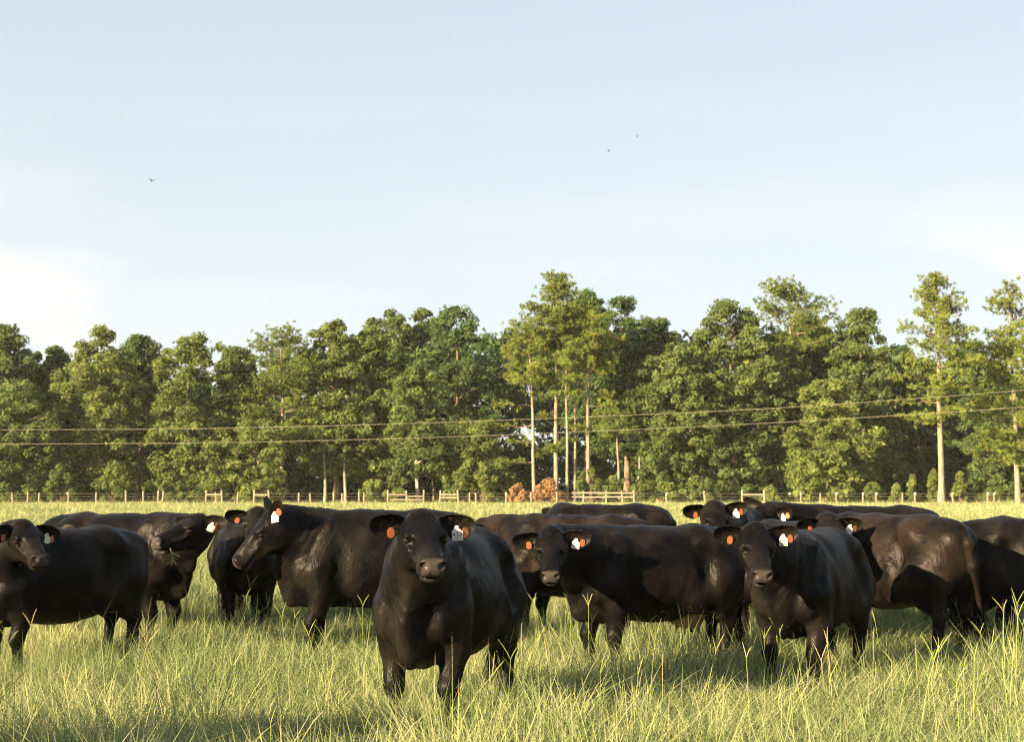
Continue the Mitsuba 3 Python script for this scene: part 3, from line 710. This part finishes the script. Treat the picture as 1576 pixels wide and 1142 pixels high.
    K(ctr[5] + [0, 0, -0.12], ctr[2] + [0.08, 0, -0.21], 0.055, 0.075, k=0.04, flat=((0, 1, 0), 0.35)); K(ctr[2] + [0.08, 0, -0.21], [0.71, 0, 0.74], 0.085, 0.075, k=0.06, flat=((0, 1, 0), 0.40))   # dewlap
    # head
    o = (P, Rh / hs); hh = lambda *a: np.array(a, float) * hs
    e = lambda c, r, R=None, k=0.03, cut=False: E(hh(*c), hh(*r), R, k * hs, cut, o)
    kk = lambda a, b, ra, rb, k=0.03, flat=None, cut=False: K(hh(*a), hh(*b), ra * hs, rb * hs, k * hs, flat, o, cut)
    e((0.07, 0, -0.092), (0.125, 0.112, 0.115), k=0.06); e((0.125, 0, -0.032), (0.135, 0.106, 0.056), k=0.05)
    e((0.018, 0, 0.004), (0.056, 0.066, 0.046), k=0.05)                               # poll
    kk((0.17, 0, -0.048), (0.43, 0, -0.066), 0.064, 0.050, k=0.05, flat=((0, 1, 0), 1.16))
    e((0.25, 0, -0.105), (0.18, 0.078, 0.086), k=0.05)
    for y in (-1, 1):
        e((0.095, 0.078 * y, -0.055), (0.095, 0.042, 0.056), k=0.05)                   # temple
        e((0.110, 0.070 * y, -0.150), (0.120, 0.050, 0.108), k=0.05)                   # cheek
        e((0.180, 0.103 * y, -0.030), (0.050, 0.028, 0.026), k=0.03)                   # brow
        e((0.212, 0.094 * y, -0.084), (0.050, 0.024, 0.018), k=0.025)                  # under the eye
        e((0.191, 0.134 * y, -0.059), (0.038, 0.022, 0.023), k=0.014, cut=True)        # socket
        kk((0.22, 0.078 * y, -0.105), (0.35, 0.066 * y, -0.118), 0.020, 0.018, k=0.03)  # facial crest
        e((0.295, 0.096 * y, -0.045), (0.075, 0.022, 0.034), k=0.03, cut=True)
        e((0.440, 0.042 * y, -0.118), (0.060, 0.044, 0.048), k=0.03)                   # upper lip
        e((0.472, 0.048 * y, -0.072), (0.036, 0.034, 0.040), k=0.02)                   # nostril wing
    kk((0.09, 0, -0.200), (0.40, 0, -0.165), 0.062, 0.036, k=0.05, flat=((0, 1, 0), 1.15))
    e((0.464, 0, -0.088), (0.046, 0.066, 0.056), k=0.03)
    e((0.425, 0, -0.174 - 0.012 * chew), (0.056, 0.056, 0.030), k=0.025)               # chin
    e((0.46, 0, -0.153 - 0.004 * chew), (0.075, 0.092, 0.0055 + 0.004 * chew), k=0.012, cut=True)   # mouth
    for y in (-1, 1):
        kk((0.392, 0.088 * y, -0.150), (0.34, 0.080 * y, -0.135), 0.010, 0.008, k=0.015, cut=True)
        e((0.508, 0.047 * y, -0.070), (0.034, 0.0165, 0.021), frame(-28 * y, 10), k=0.010, cut=True)
    kk((0.520, 0, -0.07), (0.512, 0, -0.145), 0.004, 0.004, k=0.012, cut=True)         # groove of the lip
    # tail
    tl = [[-0.79, 0, 1.15], [-0.885, 0.01, 1.05], [-0.90, 0.03 + 0.2 * tail, 0.86], [-0.885, 0.03 + 0.5 * tail, 0.60], [-0.87, 0.02 + 0.7 * tail, 0.42]]
    for i, (r0, r1) in enumerate(((0.060, 0.042), (0.042, 0.030), (0.030, 0.024), (0.024, 0.020))): K(tl[i], tl[i + 1], r0, r1, k=0.03)
    if udder:
        E([-0.36, 0, 0.50], [0.17, 0.135, 0.125], k=0.06)
        for x in (-0.44, -0.29):
            for y in (-0.06, 0.06): K([x, y, 0.42], [x, y * 1.1, 0.345], 0.018, 0.012, k=0.02)
    if udder == 2:
        for i in range(5): K([0.70 - 0.03 * i, 0.05 * (i - 2), 0.58], [0.70 - 0.03 * i, 0.06 * (i - 2), 0.46], 0.02, 0.014, k=0.03)
    v, f = F.mesh()
    # muscle and fat, then the fine unevenness of a coat
    d = meshkit.fbm(v * [3.2, 3.2, 2.6] + seed * 3.1, 3, seed) - 0.5
    hl = ((v - P) @ np.linalg.inv(Rh).T)
    onhead = np.clip((hl[:, 0] + 0.05) / 0.15, 0, 1) * (np.linalg.norm(hl - [0.25, 0, -0.1], axis=1) < 0.42)
    nrm = meshkit.arrays((v, f), True)[2]
    nax = ctr[6] - ctr[1]; nl = np.linalg.norm(nax); nq = (v - ctr[1]) @ nax / nl ** 2
    nd = np.linalg.norm(v - (ctr[1] + np.clip(nq, 0, 1)[:, None] * nax), axis=1)
    nm = np.clip((nq + 0.15) / 0.2, 0, 1) * np.clip((0.98 - nq) / 0.2, 0, 1) * np.clip((0.42 - nd) / 0.1, 0, 1) * (1 - onhead)
    fold = 1 - np.abs(np.sin(np.pi * (nq * nl / 0.062 + 2.4 * meshkit.fbm(v * [5, 5, 3.2] + seed, 2, seed + 7))))
    d2 = meshkit.fbm(v * [9, 9, 7] + seed, 2, seed + 5) - 0.5
    v = v + nrm * (nm * wrinkle * 0.008 * (fold ** 2 - 0.3) + d2 * 0.007 * (1 - onhead) + d * 0.030 * (1 - onhead) + (meshkit.fbm(v * 24 + seed, 2, seed + 1) - 0.5) * 0.006)[:, None]
    pad = np.clip((hl[:, 0] - 0.475) / 0.02, 0, 1) * np.clip((hl[:, 2] + 0.152) / 0.012, 0, 1) * (hl[:, 0] < 0.6) * np.clip((0.070 - np.abs(hl[:, 1])) / 0.015, 0, 1) * (hl[:, 2] < 0.03)
    lip = np.clip((hl[:, 0] - 0.41) / 0.03, 0, 1) * np.clip((-0.150 - hl[:, 2]) / 0.01, 0, 1) * (np.abs(hl[:, 1]) < 0.06) * (hl[:, 2] > -0.215) * (hl[:, 0] < 0.5)
    ud = np.clip(1 - np.linalg.norm((v - [-0.36, 0, 0.49]) / [0.20, 0.17, 0.15], axis=1), 0, 0.12) / 0.12 if udder else np.zeros(len(v))
    W = lambda p: C + s * np.asarray(p) @ B.T
    scene[key + '__body'] = mikit.ply((W(v), f), coat, smooth=True, uv=np.stack([np.clip(pad + 0.2 * lip, 0, 1), ud], 1))
    Rw = B @ (Rh / hs); hw = lambda c: W(P + Rh @ np.asarray(c, float))
    import trimesh
    for y in (1, -1):
        b = trimesh.creation.icosphere(2, 0.0275 * s * hs); b.apply_translation(hw((0.191, 0.1035 * y, -0.058)))
        put(key, 'eye', mikit.ply(b, 'eye_ball', smooth=True))
    for side, y in ((0, 1), (1, -1)):
        # ear frame: x outwards (drooping), z = the way the opening looks
        a, g = math.radians(ears[side]), math.radians(ear_fold[side])
        lat, upw, fwd = Rw[:, 1] * y, -Rw[:, 0] * 0.45 + Rw[:, 2] * 0.9, norm(Rw[:, 0] * 0.9 + Rw[:, 2] * 0.45)
        upw = norm(upw)
        ex = norm(lat * math.cos(a) - upw * math.sin(a) + fwd * sweep[side]); ez = norm(fwd - ex * (fwd @ ex)); eu = np.cross(ez, ex)
        if eu @ upw < 0: eu = -eu
        ez2 = math.cos(g) * ez - math.sin(g) * eu; eu2 = np.cross(ez2, ex)
        if eu2 @ eu < 0: eu2 = -eu2
        R = np.stack([ex, eu2, ez2], 1) * s * hs
        root = hw((0.040, 0.102 * y, -0.014))
        m = ear_mesh(rng)
        if np.linalg.det(R) < 0: m.f = [q[:, ::-1] for q in m.f]
        place(m, root, R); ek = put(key, 'ear', m.ply('fur', smooth=False))
        facing = norm(ez2 + lat * (1.3 if abs(sweep[side]) > 0.32 else 0.0)); down = norm(np.array([0, 0, -1.0]) * 0.9 - eu2 * 0.35); tx = norm(np.cross(-down, facing)); tz = np.cross(tx, -down)
        Rt = np.stack([tx, -down, tz], 1) * s * 0.88
        q = rng.normal() * 0.16; Rt = Rt @ np.array([[math.cos(q), -math.sin(q), 0], [math.sin(q), math.cos(q), 0], [0, 0, 1]])
        at = root + R @ np.array([0.105, -0.005, -0.012 + 0.018])
        if tag == side:
            tk = put(key, 'ear_tag', place(MB().add(*slab(tag_outline('white'), 0.003)), at, Rt).ply('tag_white'), 'white shouldered ear tag hanging from the ear')
            mb = MB()
            w = 0.022
            kn = trimesh.creation.cylinder(0.011, 0.008, sections=12); kn.apply_translation([0, -0.010, 0.004])
            put(tk, 'button', place(MB().add(kn.vertices, kn.faces), at, Rt).ply('tag_white'))
            for txt, hgt, pos, ink, tilt in text or ():
                tm = meshkit.text_mesh(txt, hgt, 0.0008, bold=True); vv = tm.vertices - [(tm.bounds[0] + tm.bounds[1])[0] / 2, 0, 0]
                ca, sa = math.cos(tilt), math.sin(tilt); vv = vv @ np.array([[ca, sa, 0], [-sa, ca, 0], [0, 0, 1]])
                put(tk, 'lettering', place(MB().add(vv + [pos[0], pos[1], 0.0016], tm.faces), at, Rt).ply(ink))
            back = place(MB().add(*slab(tag_outline('orange'), 0.003)), at + R @ np.array([0.05, -0.012, -0.012]), Rt @ frame(0, 0) @ np.array([[math.cos(0.5), 0, math.sin(0.5)], [0, 1, 0], [-math.sin(0.5), 0, math.cos(0.5)]]))
            put(key, 'tag_back', back.ply('tag_orange'), 'orange back piece of the ear tag')
        if side in orange:
            put(key, 'orange_tag', place(MB().add(*slab(tag_outline('orange'), 0.004)), at + R @ np.array([-0.012, -0.018, 0.004]), Rt).ply('tag_orange'), 'small orange tag in the ear')
    if tuft:                                                     # curls on the poll
        n = tuft * 14
        q = rng.normal(size=(n, 3)) * [0.035, 0.036, 0.003] + [0.03, 0, 0.038]
        dd = norm(rng.normal(size=(n, 3)) * 0.4 + [0.8, 0, 0.4])
        vv, ff, uv = hair_blades(rng, q, dd, rng.uniform(0.010, 0.028, n), 0.0028)
        fk = put(key, 'forelock', MB().add(hw((0, 0, 0)) + (vv * s * hs) @ Rw.T, ff, uv).ply('fur')); labels[fk] = {'kind': 'stuff'}
    if switch:
        n = 170; a = np.array(tl[-1]) + rng.normal(size=(n, 3)) * [0.012, 0.012, 0.06]
        st, ff, uv = blades(a, norm(np.stack([rng.normal(size=n) * 0.18, rng.normal(size=n) * 0.18 + 0.25 * tail, -np.ones(n)], 1)), np.stack([rng.normal(size=n) * 0.15, rng.normal(size=n) * 0.15, np.zeros(n)], 1), rng.uniform(0.14, 0.30, n), np.full(n, 0.010), norm(rng.normal(size=(n, 3))), 3, rng.random(n))
        fk = put(key, 'tail_switch', MB().add(W(st), ff, uv).ply('fur')); labels[fk] = {'kind': 'stuff'}
    return key, (lambda p: W(p)), hw


# the front cow
cow('black cow standing nearest the camera, looking straight out of the picture', 690, 9.2, -107, 1.0, (650, 777, 8.32), (-77, 23, 0), h=0.0115, ears=(8, 6), tag=0, orange=(1,),
    text=(('423', 0.026, (0, -0.068), 'ink_black', 0.0), ('43C', 0.017, (0.002, -0.091), 'ink_black', 0.0)), step=0.03, seed=1, wrinkle=1, tuft=60)
_, _, chin = cow('black cow at the left edge, body dark in shade, head turned back to the right', 88, 12.0, -130, 0.95, (38, 795, 11.35), (-50, 24, 0), h=0.013, ears=(20, 16), tag=0, orange=(1,), seed=2, wrinkle=0.8, tail=-0.1, belly=0.03)
_, _, mouth = cow('black cow lifting its head to the left, chewing a sprig of grass', 186, 14.0, -20, 1.02, (302, 785, 13.25), (-134, 15, 0), h=0.013, sweep=(-0.55, 0.2), ears=(-5, 12), tag=0, orange=(), seed=3, wrinkle=0.6, chew=True)
cow('black cow half hidden behind the head of the broadside cow, one dark ear showing', 376, 15.2, -75, 1.0, (396, 777, 14.2), (-88, 28, 0), h=0.015, ears=(0, 2), orange=(1,), seed=4, tuft=70)
cow('large black cow standing broadside facing left with a wrinkled neck', 574, 12.8, -168, 1.06, (411, 780, 12.45), (-168, 45, 0), h=0.0125, ears=(-32, -50), sweep=(-0.5, -0.1), tag=0, seed=5, wrinkle=1, step=0.05, tuft=60)
cow('black cow broadside right of the nearest cow, face turned out, pale udder showing', 1000, 12.0, -157, 0.97, (848, 807, 11.2), (-93, 33, 2), h=0.0125, ears=(6, 8), tag=0, orange=(1,), seed=6, wrinkle=0.5, udder=1, step=-0.04, text=(('G', 0.02, (-0.012, -0.075), 'ink_black', 0.4),), belly=0.02)
cow('black cow facing out in front at the right, white tag with a large G', 1247, 11.0, -120, 0.96, (1163, 799, 10.15), (-91, 33, -2), h=0.012, ears=(-2, 4), tag=0, orange=(1,), seed=7, wrinkle=0.6, step=0.03, chew=True,
    text=(('G', 0.034, (-0.016, -0.085), 'ink_black', 0.0), ('1', 0.040, (0.014, -0.088), 'ink_orange', 0.1)), tail=-0.2)
cow('brownish black cow seen from behind with its tail hanging to one side', 1364, 12.9, 124, 1.03, (1290, 838, 14.0), (140, 50, 0), h=0.013, seed=8, coat='brown_hide', tail=-0.25, step=0.02)
cow('black cow cut by the right picture edge, its side in shadow', 1616, 13.2, -8, 1.0, None, (0, 60, 0), h=0.015, seed=9)
cow('black cow behind the outward facing pair, head hidden, lit hip bones at its right end', 884, 14.3, 150, 1.0, (736, 795, 15.0), (165, 40, 0), h=0.015, seed=10, coat='brown_hide', wrinkle=0.3)
cow('distant black cow, broadside beyond the others, head laid back at its left end', 925, 18.5, 172, 1.05, (866, 776, 18.9), (120, 30, 0), h=0.018, seed=11)
cow('black cow facing out from the back row with ears spread, orange and white tags', 1128, 15.6, -108, 1.05, (1100, 767, 14.4), (-88, 33, 0), h=0.014, ears=(-4, 6), tag=0, orange=(1,), seed=12)
cow('black cow looking down with gray lit shoulders, right of the one marked G', 1235, 13.4, -58, 0.97, (1276, 787, 12.5), (-80, 38, 3), h=0.014, ears=(12, 2), tag=0, orange=(1,), seed=13)
cow('mottled backed black cow in the back row, one pointed ear up', 1327, 16.6, 178, 1.05, (1184, 771, 16.2), (-150, 30, -30), h=0.016, ears=(-35, 10), tag=0, seed=14)
cow('black cow hidden behind the broadside cow, only an ear and its back in view', 555, 16.6, -115, 1.0, (500, 796, 15.4), (-95, 50, 0), h=0.018, ears=(0, -35), seed=15)
cow('rounded back of a black cow, left of the head chewing grass', 247, 16.8, 100, 0.95, None, (0, 60, 0), h=0.018, seed=16)
cow('strip of a black back beside the cow cut by the right edge', 1487, 14.6, 95, 0.93, None, (0, 60, 0), h=0.018, seed=17)

cow('black cow outside the left picture edge', -560, 6.3, 178, 1.02, None, (0, 60, 0), h=0.02, seed=18)

# the sprig hanging from the chewing cow's mouth
sg = MB()
m0 = mouth((0.40, 0.075, -0.155))
for a, b in (((0, 0, 0), (0.03, 0, -0.10)), ((0.03, 0, -0.10), (0.01, 0, -0.16)), ((0.03, 0, -0.10), (0.06, 0, -0.15)), ((0, 0, -0.03), (0.09, 0, -0.08)), ((0.02, 0, -0.11), (-0.04, 0, -0.155))):
    v, f = tube(m0 + np.linspace(np.array(a), np.array(b), 5) + np.array([0, -0.02, 0]), 0.0035, 5); sg.add(v, f, (0.95, 0))
k = thing('grass_sprig', 'dry forked grass sprig hanging from the lifted head of a cow', 'grass'); scene[k] = sg.ply('grass_stalk')

# ------------------------------------------------------------------ grass: patches of blades, laid out as instances
def blade_patch(seed, size, n, lmin, lmax, width, seg, lean=1.35):
    rng = np.random.default_rng(seed)
    xy = rng.uniform(-size * 0.56, size * 0.56, (n, 2))
    tus = meshkit.fbm(np.c_[xy * 3.2, np.full(n, seed * 1.7)], 3, seed)
    keep = rng.random(n) < 0.35 + 1.1 * np.clip(tus - 0.25, 0, 1); xy, tus = xy[keep], tus[keep]; n = len(xy)
    th = rng.random(n) * 6.283
    flow = meshkit.noise(np.c_[xy * 2.2, np.full(n, 9.0 + seed)], 3) * 9
    th = np.where(rng.random(n) < 0.5, th, flow + rng.normal(size=n) * 0.5)
    tilt = np.abs(rng.normal(size=n)) * 0.85 + 0.12
    d = norm(np.stack([np.cos(th) * tilt, np.sin(th) * tilt, np.ones(n)], 1))
    ln = rng.uniform(lmin, lmax, n) * (0.45 + 1.1 * tus) * np.where(rng.random(n) < 0.06, 1.5, 1.0)
    droop = lean * rng.random(n) ** 1.5
    bend = np.stack([np.cos(th) * droop, np.sin(th) * droop, -0.55 * droop], 1)
    a = th + np.pi / 2 + rng.normal(size=n) * 0.9
    side = np.stack([np.cos(a), np.sin(a), np.zeros(n)], 1)
    v, f, uv = blades(np.c_[xy, np.full(n, -0.02)], d, bend, ln, width * rng.uniform(0.6, 1.3, n), side, seg, rng.random(n))
    return MB().add(v, f, uv)


def scatter(name, variants, cells, size, rng, zs=(0.85, 1.2), heights=None):
    for i, (x, y) in enumerate(cells):
        g = f'{name}_patch_{rng.integers(len(variants))}'
        hz = rng.uniform(*zs) * (heights(x, y) if heights else 1.0)
        scene[f'grass__{len(grass_done) + 1:03d}'] = {'type': 'instance', 'g': {'type': 'ref', 'id': g},
            'to_world': T().translate([x, y, float(ground_height(x, y))]).rotate([0, 0, 1], float(rng.integers(4) * 90 + rng.normal() * 12)).scale([1, 1, float(hz)])}
        grass_done.append(i)


grass_done = []
rng = np.random.default_rng(12)
for i in range(5): scene[f'near_patch_{i}'] = {'type': 'shapegroup', 'blades': blade_patch(20 + i, 1.0, 4000, 0.20, 0.44, 0.0072, 4).ply('grass_blade')}
for i in range(3): scene[f'middle_patch_{i}'] = {'type': 'shapegroup', 'blades': blade_patch(40 + i, 2.0, 3000, 0.24, 0.48, 0.013, 3).ply('grass_blade')}
for i in range(3): scene[f'far_patch_{i}'] = {'type': 'shapegroup', 'blades': blade_patch(60 + i, 6.0, 3600, 0.24, 0.46, 0.05, 2).ply('grass_blade')}
wide = lambda y, m: 0.37 * y + m
hmap = lambda x, y: 0.48 + 0.50 * float(meshkit.fbm(np.array([[x * 0.5, y * 0.5, 2.2]]), 3, 8)[0]) + 0.55 * float(meshkit.noise(np.array([[x * 0.9, y * 0.9, 5.2]]), 9)[0])
near = [(x, y) for y in np.arange(5.7, 17.5, 0.92) for x in np.arange(-wide(y, 2.6), wide(y, 2.6), 0.92)]
scatter('near', range(5), near, 1, rng, heights=hmap)
mid = [(x, y) for y in np.arange(18.2, 46, 1.85) for x in np.arange(-wide(y, 3.7), wide(y, 3.7), 1.85)]
scatter('middle', range(3), mid, 2, rng)
far = [(x, y) for y in np.arange(48.5, 136, 5.6) for x in np.arange(-wide(y, 9), wide(y, 9), 5.6)]
scatter('far', range(3), far, 6, rng)
labels['grass'] = {'kind': 'stuff', 'label': 'long yellow green pasture grass around the cattle', 'category': 'grass'}

# forked seed stalks standing above the grass
rng = np.random.default_rng(33)
st = MB()
n = 620
Ys = rng.uniform(7.2, 24, n); Xs = rng.uniform(-1, 1, n) * (0.38 * Ys + 0.5)
dens = meshkit.fbm(np.stack([Xs * 0.7, Ys * 0.7, Xs * 0], 1), 2, 6)
for x, y, q in zip(Xs, Ys, dens):
    if q < 0.42 and rng.random() < 0.75: continue
    L = rng.uniform(0.34, 0.62) * (1.12 if x > 3 else 1.0); th = rng.random() * 6.283; u = rng.random(); ti = abs(rng.normal()) * 0.22
    dd = np.array([math.cos(th), math.sin(th), 0])
    t = np.linspace(0, 1, 6)[:, None]
    pts = np.array([x, y, 0.0]) + t * L * np.array([0, 0, 1]) + dd * ti * L * t ** 1.6 - np.array([0, 0, 1]) * 0.3 * ti * L * t ** 3
    wv = 0.0014 + 0.00008 * y
    st.add(*tube(pts, np.linspace(wv * 1.2, wv * 0.8, 6), 3, cap=False), (u, 0))
    m = 1 if rng.random() < 0.12 else (2 if rng.random() < 0.9 else 3)
    ph = rng.random() * 6.283
    for j in range(m):
        a = ph + j * 6.283 / m + rng.normal() * 0.3; sp = rng.uniform(0.25, 0.6)
        e = norm(np.array([math.cos(a) * sp, math.sin(a) * sp, 1.0]) + dd * ti); l2 = rng.uniform(0.09, 0.17)
        tt = np.linspace(0, 1, 4)[:, None]
        st.add(*tube(pts[-1] + e * l2 * tt + np.array([math.cos(a), math.sin(a), -0.4]) * 0.02 * tt ** 2, np.array([wv * 0.8, wv * 1.25, wv * 1.15, wv * 0.5]), 3, cap=False), (min(u + 0.1, 1), 0))
scene['seed_stalk'] = st.ply('grass_stalk')
labels['seed_stalk'] = {'kind': 'stuff', 'label': 'thin forked seed stalks standing above the pasture grass', 'category': 'grass'}


# ------------------------------------------------------------------ the air
scene['air'] = {'type': 'homogeneous', 'albedo': {'type': 'rgb', 'value': [0.95, 0.95, 0.95]}, 'sigma_t': 0.00011}
scene['haze'] = {'type': 'cube', 'to_world': T().translate([0, 300, 19.5]).scale([980, 650, 21.0]), 'bsdf': {'type': 'null'}, 'interior': {'type': 'ref', 'id': 'air'}}
scene['camera']['medium'] = {'type': 'ref', 'id': 'air'}
labels['haze'] = {'kind': 'stuff', 'label': 'thin summer haze', 'category': 'haze'}
